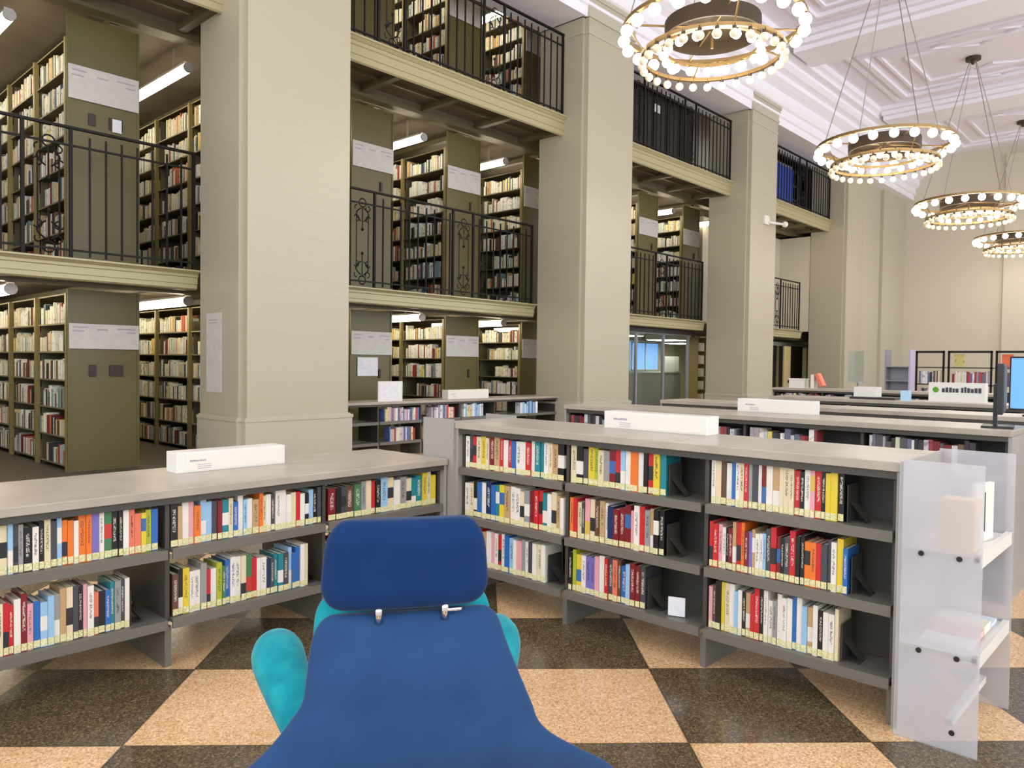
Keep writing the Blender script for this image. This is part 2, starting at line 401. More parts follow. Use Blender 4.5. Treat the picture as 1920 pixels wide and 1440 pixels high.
# ------------------------------------------------------------------ balconies
BAYX = [(CX[k]+CW, CX[k+1]) for k in range(5)]
bayname = ['the bay left of the thick near pier', 'the bay between the two nearest piers', 'the third stack bay', 'the far stack bay']
def balcony(x0, x1, upper, label, short=None):
    yf = 9.86 if upper else 10.6
    z0, z1 = (6.17, 6.55) if upper else (2.53, 2.80)
    if short: x1 = short
    t = thing('balcony', label, 'balcony', (x0, yf, z0), group='khaki balconies between the piers')
    L = x1-x0; h = z1-z0
    MB().profx([(.03,0),(.03,-.0),(0,.02),(0,h*.28),(-.015,h*.3),(-.015,h*.62),(-.035,h*.66),(-.035,h*.8),(.03,h*.8)], 0, L).build('fascia', M['fascia'], t)
    MB().profx([(.03,h*.8),(-.05,h*.8),(-.09,h*.9),(-.11,h*.92),(-.11,h),(.03,h)], 0, L).build('cornice', M['fascia'], t)
    MB().box(0, L, .03, 11.0-yf, h*.45, h*.98).build('slab', M['soffit'], t)
    if upper:
        r = MB()
        n = 4 if L > 5 else 3
        for i in range(n+1):
            xx = min(max(L*i/n, .06), L-.06); r.box(xx-.06, xx+.06, .03, YP-yf-.12, h*.12, h*.45)
        r.box(0, L, .6, .64, h*.3, h*.45); r.box(0, L, YP-yf-.12, YP-yf-.01, h*.05, h*.45)
        r.build('soffit_rib', M['olive_d'], t)
    else:
        MB().box(0, L, .1, .2, 0, h*.45).build('soffit_rib', M['olive_d'], t)
    return t
ballab = ['upper khaki balcony at top left, left of thick near pier', 'upper khaki balcony between the two nearest piers, above brown soffit', 'upper khaki balcony in third bay, below dark screen', 'upper khaki balcony in far bay, below blue panel']
ballab2 = ['lower khaki balcony left of the thick near pier', 'lower khaki balcony between the two nearest piers', 'lower khaki balcony above the glass office', 'short lower khaki balcony above dark doorway in far bay']
for k in range(4):
    x0, x1 = BAYX[k]
    if k == 0: x0 = -.63
    balcony(x0, x1, True, ballab[k])
    balcony(x0, x1, False, ballab2[k], 26.0 if k == 3 else None)

for z0, z1, nm in ((2.64, 2.795, 'middle'), (6.30, 6.545, 'top')):
    o = MB().box(-8, 28.1, 11.0, 17, z0, z1).build('floor_'+nm, M['soffit']); struct(o, 'floor of the %s stack level, seen from below as brown ceiling' % nm, 'floor')
    o = MB()
    for k in range(13): o.box(-.5+2.27*k-.06, -.5+2.27*k+.06, 11.42, 17, z0-.09, z0)
    o.box(-8, 28.1, 11.0, 11.2, z0-.14, z0)
    o = o.build('trim_%d' % (5 if z0 < 3 else 6), M['olive_d']); struct(o, 'olive ribs under the %s stack floor' % nm, 'beam')
o = MB().box(-8, 28.1, 10.5, 17, 9.62, 9.8).build('ceiling_stacks', M['soffit']); struct(o, 'brown ceiling of the top stack level', 'ceiling')

# iron railings
bal_mesh = {}
def baluster(h):
    if h not in bal_mesh:
        m = MB().box(-.011, .011, -.011, .011, .04, h-.1)
        bal_mesh[h] = m.mesh('baluster', M['iron'])
    return bal_mesh[h]
def scroll_mesh(w, h):
    m = MB(); r = .011
    def arc(cx, cz, R, a0, a1, n=10): return [(cx+R*cos(a0+(a1-a0)*i/n), 0, cz+R*sin(a0+(a1-a0)*i/n)) for i in range(n+1)]
    c = w/2
    for x in (c-.12, c+.12): m.tube([(x,0,.3),(x,0,h-.42)], .010, 4)
    for s in (0, 1):
        Z = (lambda z: z) if not s else (lambda z: h-.1-z)
        def A(p): return [(x, y, Z(z)) for x, y, z in p]
        m.tube(A(arc(c, .13, .07, 0, 2*pi, 14)), r, 4)
        for q in (-1, 1):
            m.tube(A([(c+q*(.03+.10*sin(t)), 0, .22+.22*t/pi) for t in [pi*i/8 for i in range(9)]]), r, 4)
            m.tube(A(arc(c+q*.11, .22, .045, -pi/2, q*pi*1.2, 9)), r*.9, 4)
            m.tube(A(arc(c+q*.12, .40, .05, pi/2, pi/2+q*4.2, 9)), r*.9, 4)
        m.tube(A([(c,0,.2),(c,0,.56)]), r, 4); m.add(*(lambda b: (b.v, b.f))(MB().sphere((c,0,Z(.58)), .028, 6, 4)))
    return m.mesh('scroll_panel', M['iron'])
SCR = scroll_mesh(.5, 1.66)
def railing(x0, x1, upper, label, ret=False):
    y = 9.88 if upper else 10.65; z = 6.55 if upper else 2.80; H = 1.66
    t = thing('railing', label, 'railing', (x0, y, z), group='black iron balcony railings')
    L = x1-x0
    MB().box(0, L, -.028, .028, H-.03, H).build('top_rail', M['iron'], t)
    MB().box(0, L, -.012, .012, H-.25, H-.225).build('middle_rail', M['iron'], t)
    MB().box(0, L, -.014, .014, .1, .125).build('bottom_rail', M['iron'], t)
    # periodic: scroll panel of .45 m, then bars
    p = 2.77+2.35*(-2); cells = []
    while p < x1:
        cells.append(p); p += 2.35
    occ = []
    for q in cells:
        if q-x0 > .02 and q+.45 < x1:
            link('scroll_panel', SCR, t, (q-x0-.02, 0, 0)); occ.append((q-x0-.05, q-x0+.48))
    pm = MB().box(-.02, .02, -.02, .02, 0, H-.02).mesh('post', M['iron'])
    posts = [.02, L-.02]+[v for a, b in occ for v in (a, b)]
    for v in posts: link('post', pm, t, (v, 0, 0))
    xx = .2
    n = int((L)/.19)
    for i in range(1, n):
        v = L*i/n
        if any(a-.05 < v < b+.05 for a, b in occ) or any(abs(v-q) < .06 for q in posts): continue
        link('baluster', baluster(H), t, (v, 0, 0))
rl = ['iron railing of the top balcony in ', 'iron railing of the middle balcony in ']
bn = ['the bay left of the thick near pier', 'the bay between the two nearest piers', 'the third bay from the left', 'the far bay next to the end wall']
for k in range(4):
    x0, x1 = BAYX[k]
    if k == 0: x0 = 1.9
    if k > 0: railing(x0+.01, x1-.01, True, 'black '+rl[0]+bn[k])
    railing(x0+.01, (25.95 if k == 3 else x1-.01), False, 'black '+rl[1]+bn[k])

# ------------------------------------------------------------------ book stacks
ALL = MB()     # the many distant books
DC = [(232,228,214),(226,216,180),(220,222,220),(240,236,226),(196,206,206),(206,206,176),(214,184,130),(150,50,42),(190,96,66),(60,60,62),(34,32,34),(40,70,80),(90,100,90),(40,40,44),(120,150,150),
      (52,80,110),(170,190,190),(224,200,110),(110,90,70),(208,196,170),(226,190,150),(180,150,110),(120,40,40)]
DC = [lin(c) for c in DC]
def book_run(fn, length, hmin, hmax, fill=.93, dark=.3, tmin=.018, tmax=.05):
    """fn(a0,a1,h,col) adds one book between a0 and a1 along the shelf"""
    a = random.uniform(0, .04); end = length*(fill if random.random() < .5 else random.uniform(.6, .97))
    hb = random.uniform(hmin, hmax); cb = random.choice(DC); run = 0
    while a < end:
        t = random.uniform(tmin, tmax)
        if run <= 0:
            run = random.randint(1, 6); hb = random.uniform(hmin, hmax)
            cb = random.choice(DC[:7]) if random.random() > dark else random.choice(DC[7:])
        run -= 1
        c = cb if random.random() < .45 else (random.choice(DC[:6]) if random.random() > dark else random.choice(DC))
        fn(a, a+t-.002, hb*random.uniform(.93, 1.0), c); a += t
SEC = 1.35; RW = .92
RX = [3.42+2.27*k for k in range(8)]
ordn = ['first', 'second', 'third', 'fourth', 'fifth', 'sixth', 'seventh', 'eighth']
tiern = ['ground level', 'middle level', 'top level']
end_sign = {}
PROTO = {}
def stack_range(k, tier):
    X = RX[k]; z0 = TIERS[tier]; ztop = [2.50, 6.17, 9.6][tier]
    ns = 4 if k < 2 else 3
    sz = [.08+.39*i for i in range(6)] if tier == 0 else [.05+.432*i for i in range(7)]
    where = ['left of thick near pier', 'mostly hidden by thick near pier', 'right of thick near pier', 'middle of second bay', 'right end of second bay', 'hidden by second pier', 'left in third bay', 'right in third bay'][k]
    t = thing('book_stack', 'olive steel book stack, %s, %s' % (tiern[tier], where), 'bookcase', (X, YP, z0), group='olive book stacks')
    key = (tier, ns)
    if key not in PROTO:
        H = ztop-z0; L = ns*SEC
        d = {}
        e = MB().box(0, RW, 0, .03, 0, H-.02); e.box(-.005, .03, -.012, 0, 0, H-.02); e.box(RW-.03, RW+.005, -.012, 0, 0, H-.02)
        d['end'] = e.mesh('end_panel', M['olive'])
        s = MB().box(.02, RW-.02, .03, L, 0, .02); s.box(.02, RW-.02, .03, L, -.03 if False else 0, .02)
        d['shelf'] = s.mesh('shelf', M['stackshelf'])
        d['post'] = MB().box(-.012, .05, 0, .06, 0, sz[-1]+.40).mesh('post', M['olive_post'])
        d['divider'] = MB().box(.06, RW-.06, 0, .01, 0, H-.3).mesh('divider', M['olive_d'])
        d['canopy'] = MB().box(0, RW, .03, L, 0, .03).mesh('canopy', M['olive'])
        d['back'] = MB().box(RW/2-.005, RW/2+.005, .04, L-.01, 0, H-.3).mesh('back_panel', M['olive_d'])
        PROTO[key] = d
    d = PROTO[key]; H = ztop-z0
    link('end_panel', d['end'], t)
    for z in sz+[sz[-1]+.40]: link('shelf', d['shelf'], t, (0, 0, z-.02))
    for i in range(ns+1): link('post', d['post'], t, (0, .03+i*SEC-(.06 if i == ns else 0), 0)); 
    for i in range(1, ns+1): link('divider', d['divider'], t, (0, i*SEC-(.02 if i == ns else 0), 0))
    link('back_panel', d['back'], t)
    # sign on the end panel
    zs = [1.68, 2.23, 1.88][tier]
    hs = .34 if tier == 0 else .45
    if tier == 0 and k > 1: hs = .42
    s = MB().box(0.01, RW-.01, -.03, -.012, zs, zs+hs).build('sign_panel', M['paper'], t)
    q = MB()
    for j, (a, bq, zz) in enumerate(((.05,.24,.83),(.05,.2,.68),(.62,.86,.8),(.74,.86,.66),(.36,.5,.75))):
        q.box(a, bq, -.032, -.029, zs+hs*zz, zs+hs*zz+.018)
    q.build('lettering', M['inkf'], s)
    hz = 1.30 if tier == 0 else 1.92
    if k == 0:
        MB().box(.26, .35, -.02, -.011, hz, hz+.16).build('label_holder', M['darkwood'], t)
        MB().box(.52, .70, -.02, -.011, hz, hz+.16).build('label_holder', M['darkwood'], t)
        if tier == 1: MB().box(.56, .68, -.026, -.02, hz-.03, hz+.15).build('card', M['paper2'], t)
    else:
        MB().box(.62, .66, -.03, -.011, hz-.05, hz+.12).build('label_holder', M['darkwood'], t)
    # books on the visible face
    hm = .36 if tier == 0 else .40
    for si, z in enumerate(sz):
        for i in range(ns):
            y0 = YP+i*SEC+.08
            dark = .66 if si <= 1 else (.45 if si <= 3 else .26)  # shade put into the spine colours: more dark books on lower shelves
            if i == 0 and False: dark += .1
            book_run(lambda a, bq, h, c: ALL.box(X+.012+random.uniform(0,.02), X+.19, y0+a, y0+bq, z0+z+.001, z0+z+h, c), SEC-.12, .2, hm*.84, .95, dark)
    return t
for k in range(8):
    for tier in (0, 1, 2):
        if k == 5: continue
        if k >= 6 and tier == 2: continue
        if k >= 6 and tier == 0: continue
        if k == 0 and tier == 2: continue
        stack_range(k, tier)

# aisle lamps
def lamp_mesh():
    L = 2.3
    return (MB().cyl((0,.03,0),(0,L-.03,0), .07, 14).mesh('tube', M['tube'], True),
            MB().cyl((0,0,0),(0,.03,0), .075, 14).mesh('end_cap', M['tubecap']),
            MB().box(-.05,.05,.04,L-.04,.055,.09).mesh('housing', M['tubecap']))
LM = lamp_mesh()
for k in range(-1, 8):
    X = RX[0]+2.27*k+RW+.675
    if k == 4: X = RX[4]+RW+.5
    for tier, z in ((0, 2.43), (1, 5.86), (2, 9.05)):
        if k in (5,) and tier != 1: continue
        if tier == 2 and (k < 2 or k > 4): continue
        if tier == 0 and k in (5, 6, 7): continue
        for j in range(2 if k < 1 else 1):
            pos = ['left edge aisle', 'aisle just left of thick near pier', 'aisle behind thick near pier', 'left aisle of second bay', 'right aisle of second bay', 'aisle by second pier', 'aisle behind second pier', 'left aisle of third bay', 'right aisle of third bay'][k+1]
            t = thing('tube_lamp', 'glowing %s tube lamp, %s, %s' % ('outer' if j == 0 else 'deeper', tiern[tier], pos), 'lamp', (X, 11.25+j*2.6, z-(.01 if tier == 0 else 0)), group='fluorescent lamps in the stack aisles')
            link('tube', LM[0], t); link('end_cap', LM[1], t); link('end_cap', LM[1], t, (0, 2.27, 0)); link('housing', LM[2], t)
            MB().box(-.012, .012, .5, .53, .08, [.19, .42, .55][tier]).build('hanger', M['tubecap'], t)

t = thing('tube_lamp', 'added fill tube lamp above the far bay balcony, hidden by the camera pier', 'lamp', (22.3, 11.2, 5.9), 0, 'fluorescent lamps in the stack aisles')  # extra lamp added out of view to brighten the far bay wall
for nm, me in (('tube', LM[0]), ('end_cap', LM[1]), ('housing', LM[2])): link(nm, me, t, None, -pi/2)
MB().box(1.1, 1.13, -.012, .012, .08, .4).build('hanger', M['tubecap'], t)
# ------------------------------------------------------------------ low cases
def low_case(name, label, loc, rz, nsec, seclen, H, levels, depth, group=None, endL=True, endR=True, Lextra=0):
    t = thing(name, label, 'bookcase', loc, rz, group)
    L = nsec*seclen
    MB().box(-.02, L+.02, -.015, depth+.015, H-.042, H).build('top', M['top'], t, bevel=.004)
    MB().box(0, L, 0, .012, H-.075, H-.042).build('top_rail', M['shelf_d'], t)
    for s in range(nsec+1):
        x = s*seclen
        x = min(max(x, .012), L-.012)
        MB().box(x-.011, x+.011, .04, depth-.04, levels[0]-.02, H-.042).build('divider', M['shelf_d'], t)
        f = MB().box(x-.016, x+.016, .03, depth-.03, 0, levels[0]-.04)
        f.build('foot', M['shelf'], t)
    for s in range(nsec):
        for z in levels:
            for side in (0, 1):
                y0, y1 = (0, depth/2-.06) if side == 0 else (depth/2+.06, depth)
                m = MB().box(s*seclen+.012, (s+1)*seclen-.012, y0, y1, z-.018, z)
                yy = (y0, y0+.012) if side == 0 else (y1-.012, y1)
                m.box(s*seclen+.012, (s+1)*seclen-.012, yy[0], yy[1], z-.048, z-.018)
                m.build('shelf', M['shelf'], t)
    if H > 1: MB().box(.012, L-.012, depth/2-.004, depth/2+.004, levels[0]-.02, H-.05).build('back_panel', M['shelf_d'], t)
    if endL: MB().box(-.022, 0, 0, depth, 0, H-.042).build('end_panel', M['endp'], t)
    if endR: MB().box(L, L+.022, 0, depth, 0, H-.042).build('end_panel', M['endp'], t)
    return t
XR, YR0, HR = 3.4953, .995, 1.1535
YL, HL = 3.8125, .9042
YFAR = YR0+3*.914
XLS = 1.6105-2*.914
left = low_case('low_bookcase', 'long two-shelf grey bookcase at left under one white sign box', (XLS, YL, 0), 0, 4, .914, HL, [.246, .60], .775, endL=True, endR=True)
right = low_case('low_bookcase', 'three-shelf grey bookcase between the two frosted display stands', (XR, YFAR, 0), -pi/2, 3, .914, HR, [.212, .528, .852], .60, endL=True, endR=True)
caseB = low_case('low_bookcase', 'two-shelf grey bookcase spanning between the two near piers', (6.62, 9.9, 0), 0, 6, .90, HL, [.246, .58], .6)
caseC = low_case('low_bookcase', 'long grey bookcase directly behind the three-shelf one, monitor on top', (5.87, 4.72, 0), -pi/2, 4, .93, HR, [.212, .528, .852], .62)
caseD = low_case('low_bookcase', 'third long grey bookcase back, almost hidden, dark shelf edge', (7.85, 4.85, 0), -pi/2, 5, .93, HR-.01, [.212, .528, .852], .62)
caseE = low_case('low_bookcase', 'fourth long grey bookcase back, with cream lettered sign', (10.3, 4.6, 0), -pi/2, 5, .93, HR-.01, [.212, .528, .852], .7)
caseF = low_case('low_bookcase', 'far grey bookcase near small camera pier, with books standing on top', (14.3, 6.35, 0), -pi/2, 4, .93, HR, [.212, .528, .852], .7)

# --- individual books
def book(parent_case, x, y, z, rz, th, d, h, key, label, group, tilt=0, case_rz=0, loc=(0,0,0)):
    c, s = cos(case_rz), sin(case_rz)
    wx, wy = loc[0]+x*c-y*s, loc[1]+x*s+y*c
    var = random.choice((0, 1, 1, 2))
    cov = MB()
    k = .0014
    cov.box(0, th, 0, .004, 0, h); cov.box(0, k, .004, d, 0, h); cov.box(th-k, th, .004, d, 0, h)
    o = cov.build('book', BM[key][var], None); o.location = (wx, wy, z+.001); o.rotation_euler = (0, tilt, case_rz)
    tag(o, label, 'book', group)
    MB().box(k, th-k, .004, d-.005, .003, h-.004).build('pages', M['pages'], o)
    st = MB().box(.001, th-.001, -.0012, 0, .004, .036).build('spine_label', M['sticker'], o)
    return o
ROWS = []
def row(case, rz, loc, x0, x1, z, colors, gap, where, group, inset=.035, hr=(.205,.258)):
    n = len(colors); ws = [random.uniform(.75, 1.35) for _ in range(n)]; S = sum(ws); x = x0; cnt = {}
    hh = random.uniform(*hr)
    for i, kx in enumerate(colors):
        w = (x1-x0)*ws[i]/S
        if random.random() < .75: hh = random.uniform(*hr)
        h = min(hh, gap-.02)
        size = 'tall' if h > (hr[0]+hr[1])/2 else 'short'
        nm = PAL[kx][0]
        lab = '%s %s book, %s from left, %s' % (size, nm, ORD(i+1), where)
        book(case, x, inset+random.uniform(0, .012), z, 0, w-.0012, random.uniform(.14,.17), h, kx, lab, group, case_rz=rz, loc=loc)
        x += w
LL = (XLS, YL, 0)
def lx(X): return X-XLS
g1 = 'books on the two-shelf case'
row(left, 0, LL, lx(.84), lx(1.565), .60, 'RRcsdgkwkcdsoowoovwGkkwSSylb', .26, 'two-shelf case, upper shelf, first section', g1, hr=(.19,.232))
row(left, 0, LL, lx(1.625), lx(2.505), .60, 'kTwpossdRtcbwswTocwdwwwcrwkskd', .26, 'two-shelf case, upper shelf, middle section', g1, hr=(.185,.232))
row(left, 0, LL, lx(2.555), lx(3.40), .60, 'RkdnGgcrkscwgcttycy', .26, 'two-shelf case, upper shelf, last section', g1, hr=(.19,.225))
row(left, 0, LL, lx(.80), lx(1.431), .246, 'stlcrrwRpbssgTcdkpwSkbtgdw', .3, 'two-shelf case, lower shelf, first section', g1, hr=(.20,.262))
row(left, 0, LL, lx(1.637), lx(2.423), .246, 'nkywwgrwlGbwwcGrwwBdttdsbbwc', .3, 'two-shelf case, lower shelf, middle section', g1, hr=(.20,.25))
row(left, 0, LL, lx(2.56), lx(2.80), .246, 'TynkdRw', .3, 'two-shelf case, lower shelf, last section', g1, hr=(.2,.25))
RL = (XR, YFAR, 0)
def ry(Y): return YFAR-Y
g2 = 'books on the three-shelf case'
for (ya, yb, z, cols, nm, hr) in (
    (3.70, 2.845, .852, 'wdrcycRTrwrbwwrwttwcTk', 'top shelf, first section', (.205,.245)),
    (2.80, 2.15, .852, 'ckdylcgRrswowkryt', 'top shelf, middle section', (.205,.245)),
    (1.885, 1.225, .852, 'wcnwbwcrgdwRwTcccrkwprkyyk', 'top shelf, last section', (.205,.25)),
    (3.70, 2.845, .528, 'wckbwBbtyTwwcgRrrtwcTw', 'second shelf, first section', (.21,.25)),
    (2.80, 2.155, .528, 'orcdpcnTwBRRRpwrgTkk', 'second shelf, middle section', (.21,.25)),
    (1.885, 1.20, .528, 'rrpwkRTroRvTwwsdrRkdrkkoorddwyb', 'second shelf, last section', (.205,.25)),
    (3.60, 2.985, .212, 'rSTwpwrwbswpgwdwcw', 'bottom shelf, first section', (.21,.25)),
    (2.80, 2.27, .212, 'klywvvpwrdSnbsRRd', 'bottom shelf, middle section', (.205,.25)),
    (1.885, 1.235, .212, 'pnkycwswkTrrkwwgwwwbwsTwkwwc', 'bottom shelf, last section', (.205,.255))):
    row(right, -pi/2, RL, ry(ya), ry(yb), z, cols, .28, 'three-shelf case, '+nm, g2, inset=.03, hr=hr)

# book ends in the gaps
def bookend(case_rz, loc, x, z, label, grp, h=.17, y=.05):
    c, s = cos(case_rz), sin(case_rz)
    t = MB().box(0, .003, 0, .13, 0, h); t.box(0, .07, .02, .11, 0, .003)
    # sloping brace seen from the front
    t.add([(.003,.02,.09),(.07,.05,.003),(.07,.10,.003),(.003,.10,.09)], [(0,1,2,3)])
    o = t.build('bookend', M['shelf_d'], None); o.location = (loc[0]+x*c-y*s, loc[1]+x*s+y*c, z+.002); o.rotation_euler = (0,0,case_rz)
    tag(o, label, 'bookend', grp)
for ya, z, nm in ((2.14,.852,'top shelf, middle section'),(1.215,.852,'top shelf, last section'),(2.145,.528,'second shelf, middle section'),(1.19,.528,'second shelf, last section'),
                  (2.975,.212,'bottom shelf, first section'),(2.26,.212,'bottom shelf, middle section'),(1.225,.212,'bottom shelf, last section')):
    bookend(-pi/2, RL, ry(ya), z, 'dark steel bookend on the three-shelf case, '+nm, 'steel bookends')
for xa, z, nm in ((1.437,.246,'lower shelf, first section'),(2.425,.246,'lower shelf, middle section')):
    bookend(0, LL, lx(xa), z, 'dark steel bookend on the two-shelf case, '+nm, 'steel bookends')
o = MB().box(-.04,.05,-.003,.003,0,.10); 
o = o.build('tag_card', M['paper2']); o.location = (XR+.06, 2.09, .2165); o.rotation_euler = (radians(0), 0, radians(-70))
tag(o, 'small white card leaning in the bottom gap of the three-shelf case', 'card')

# books on cases behind go into the shared mass
def mass_row(loc, rz, x0, x1, z, hmin, hmax, inset=.03, dark=.3, tint=None, fill=.95):
    c, s = cos(rz), sin(rz)
    ax, ay = (c, s), (-s, c)
    def fn(a, b, h, col):
        cx_ = (x0+(a+b)/2); cy_ = inset+.07
        p = (loc[0]+cx_*c-cy_*s, loc[1]+cx_*s+cy_*c)
        if tint: col = random.choice(tint) if random.random() < .8 else col
        ALL.obox(p, ax, ay, (b-a)/2, .07, z+.001, z+h, col)
    book_run(fn, x1-x0, hmin, hmax, fill, dark)
PK = [lin(c) for c in ((214,170,176),(228,222,226),(196,60,60),(160,150,170),(120,110,130),(230,230,236),(90,110,160),(200,190,200))]
BL = [lin(c) for c in ((120,170,210),(230,232,236),(60,110,180),(210,214,220),(160,190,210),(224,200,150))]
BL0 = (6.62, 9.9, 0)
for x0, x1, tt in ((.98,1.75,PK),(2.0,2.6,PK),(2.78,3.42,BL),(4.3,4.85,BL)): mass_row(BL0, 0, x0, x1, .58, .19, .25, tint=tt)
mass_row(BL0, 0, 1.1, 1.75, .246, .2, .26, tint=PK+BL); mass_row(BL0, 0, 1.85, 2.45, .246, .2, .26, tint=BL)
CL0 = (5.87, 4.72, 0); DR = [lin(c) for c in ((120,36,44),(60,50,54),(200,196,200),(150,60,70),(40,40,46),(90,84,90),(170,160,166),(110,110,130))]
for s in range(4): mass_row(CL0, -pi/2, s*.93+.03, s*.93+.9, .852, .17, .225, tint=DR, dark=.5)
for base, n in (((7.85,4.85,0),5), ((10.3,4.6,0),5), ((14.3,6.35,0),4)):
    for s in range(n): mass_row(base, -pi/2, s*.93+.03, s*.93+.9, .852, .17, .22, tint=DR, dark=.5)

# ------------------------------------------------------------------ frosted end display stands
def display_stand(label, y0, sgn, mat_):
    # local: x across (world X), y outward from the case end
    t = thing('display_stand', label, 'display stand', (3.452 if sgn < 0 else 3.472, y0, 0))
    D = .31; W = .625; H = 1.172
    def bx(a, b, c, d, e, f): 
        ys = sorted((sgn*c, sgn*d)); return MB().box(a, b, ys[0], ys[1], e, f)
    MB_ = bx(0, .008, 0, D, .0, H); p1 = MB_.build('side_panel', mat_, t)
    MB_ = bx(W-.008, W, 0, D, .0, H); MB_.build('side_panel', mat_, t)
    bx(.008, W-.008, 0, .012, .02, H-.01).build('back_panel', M['endp'], t)
    for z in (.40, .805):
        m = bx(.008, W-.008, .012, D-.012, z-.02, z); m.add(*(lambda q: (q.v, q.f))(bx(.008, W-.008, D-.03, D-.006, z-.045, z+.012)))
        m.build('shelf', M['white'], t)
    bx(.008, W-.008, D-.12, D-.09, .10, .13).build('foot_bar', M['white'], t)
    for z in (.385, .79):
        for yy in (.09, .23):
            MB().cyl((-.006, sgn*yy, z), (.0, sgn*yy, z), .011, 10).build('screw', M['black'], p1)
    MB().cyl((-.006, sgn*.22, .08), (0, sgn*.22, .08), .011, 10).build('screw', M['black'], p1)
    return t
display_stand('frosted white display stand with two trays at the near end of the three-shelf case', .972, -1, M['acrylic'])
display_stand('matte grey display stand where the two near bookcases meet', YFAR+.022, 1, M['endp'])
# things on the near stand
t = thing('paper_box', 'cream box seen through the frosted panel on the upper tray', 'box', (3.50, .70, .806))
MB().box(0, .10, 0, .135, 0, .215).build('body', mat('cream_box', (236,200,120), .6), t, bevel=.004)
MB().box(.02, .08, -.001, 0, .02, .16).build('front_label', M['paper'], t)
t = thing('slot_sign', 'upright white sign with a thin black slot on the upper tray', 'sign', (3.73, .745, .806), radians(-14))
MB().box(-.002, .155, 0, .02, 0, .255).build('board', M['white'], t); MB().box(.07, .078, -.002, 0, .045, .215).build('slot', M['black'], t)
t = thing('leaflet_stack', 'low stack of pale leaflets on the lower tray', 'leaflets', (3.50, .70, .401))
cols = [(236,236,238),(228,190,180),(236,228,210),(214,226,240)]
for i in range(4):
    MB().box(.02+i*.13, .14+i*.13, .01, .2, 0, .02+.01*(i % 3)).build('leaflet_pile', mat('leaflet_%d' % i, cols[i], .7), t)

# ------------------------------------------------------------------ sign boxes on the cases
def sign_box(loc, rz, L, H, D, label, ink=True):
    t = thing('sign_box', label, 'sign', loc, rz, 'white sign boxes on bookcase tops')
    MB().box(0, L, 0, D, 0, H).build('box', M['white'], t, bevel=.003)
    MB().box(.05, L-.01, -.003, 0, .01, H-.012).build('sign_face', mat('sign_card', (228,223,212), .5), t)
    if ink:
        q = MB(); x = .075
        for i in range(8):
            w = random.uniform(.006, .012); q.box(x, x+w, -.0045, -.003, H*.52, H*.52+random.uniform(.008,.014)); x += w+.003
        for i in range(3): q.box(.12, .2, -.0045, -.003, H*.35-i*.011, H*.35-i*.011+.003)
        q.build('lettering', M['inkf'], t)
    return t
sign_box((1.85, 4.30, HL), 0, .68, .118, .14, 'long white sign box on the two-shelf case')
sign_box((3.93, 2.85, HR), -pi/2, .72, .108, .14, 'long white sign box on the three-shelf case')
sign_box((6.34, 3.14, HR), -pi/2, .68, .115, .13, 'white sign box on bookcase with monitor')
sign_box((9.08, 9.98, HL), 0, 1.02, .165, .16, 'white sign box on bookcase between the piers')
t = thing('notice_stand', 'square white notice standing on bookcase between the piers', 'sign', (7.55, 9.98, HL), 0)
MB().box(0, .50, 0, .02, 0, .33).build('board', M['white'], t); MB().box(.03, .47, -.002, 0, .03, .30).build('sheet', M['paper2'], t)
# lettered cream sign on fourth case
t = thing('sign_box', 'cream sign box with dark lettering and green dot, far right', 'sign', (10.62, 2.68, HR-.01), -pi/2, 'white sign boxes on bookcase tops')
MB().box(0, .62, 0, .14, 0, .24).build('box', M['white'], t)
q = MB(); x = .15
for i in range(11):
    w = random.uniform(.022, .036); q.box(x, x+w, -.003, 0, .12, .12+random.choice((.05,.06,.07,.085)));  x += w+.008
    if i == 4: x += .02
q.build('lettering', M['ink'], t)
MB().cyl((.08,-.003,.15),(.08,0,.15), .035, 16).build('dot', M['stick_dot'], t)

# notices
o = MB().box(-.006, 0, 0, .44, 0, 1.08).build('notice', M['paper'], None, loc=(4.845, 9.86, 1.11)); tag(o, 'tall narrow paper notice on the side of the thick near pier', 'notice')
for i, zz in enumerate((.98, .94)): MB().box(-.0075, -.006, .1, .36, zz, zz+.012).build('lettering', M['inkf'], o)
o = MB().box(0, .45, -.006, 0, 0, .34).build('notice', M['paper2'], None, loc=(8.11, YP-.012, 1.29)); tag(o, 'square white notice on the olive panel right of thick near pier', 'notice')
o = MB().box(0, .26, -.006, 0, 0, .2).build('notice', M['paper2'], None, loc=(16.83, 10.78, 8.06)); tag(o, 'small white notice on dark screen behind the third bay railing', 'notice')

# camera on the third visible pier
t = thing('security_camera', 'small white camera bracket high on the far pier', 'camera', (20.2, CY0, 5.52))
MB().box(-.15, .15, -.06, 0, -.04, .2).build('wall_box', M['white'], t); MB().cyl((.1,-.06,.03),(.45,-.3,.0), .035, 8).build('arm', M['white'], t); MB().sphere((.52,-.34,0), .085, 10, 6).build('housing', M['white'], t, smooth=True)

# ------------------------------------------------------------------ third / far bay infill
t = thing('dark_screen', 'dark brown screen behind the top railing of the third bay', 'screen', (14.2, 10.8, 6.56))
MB().box(0, 4.6, 0, .06, 0, 3.3).build('panel', M['darkwood'], t)
fr = MB()
for i in range(8): fr.box(i*.65, i*.65+.04, -.02, 0, 0, 3.3)
fr.build('frame', M['iron'], t)
w = MB().box(18.8, 26.4, 12.2, 12.4, 6.55, CEIL).build('wall_upper', M['wall']); struct(w, 'pale wall behind the top level of the third bay', 'wall')
w = MB().box(20.9, 29.5, 11.6, 11.8, 2.8, 6.1); w.box(20.9, 23.2, 11.6, 11.8, 0, 2.45); w.box(23.2, 29.5, 11.6, 11.8, 2.3, 2.45); w.box(26.46, 26.6, 10.52, 11.6, 2.8, 6.1)
w = w.build('wall_far', M['wall']); struct(w, 'beige wall behind the far bay', 'wall')
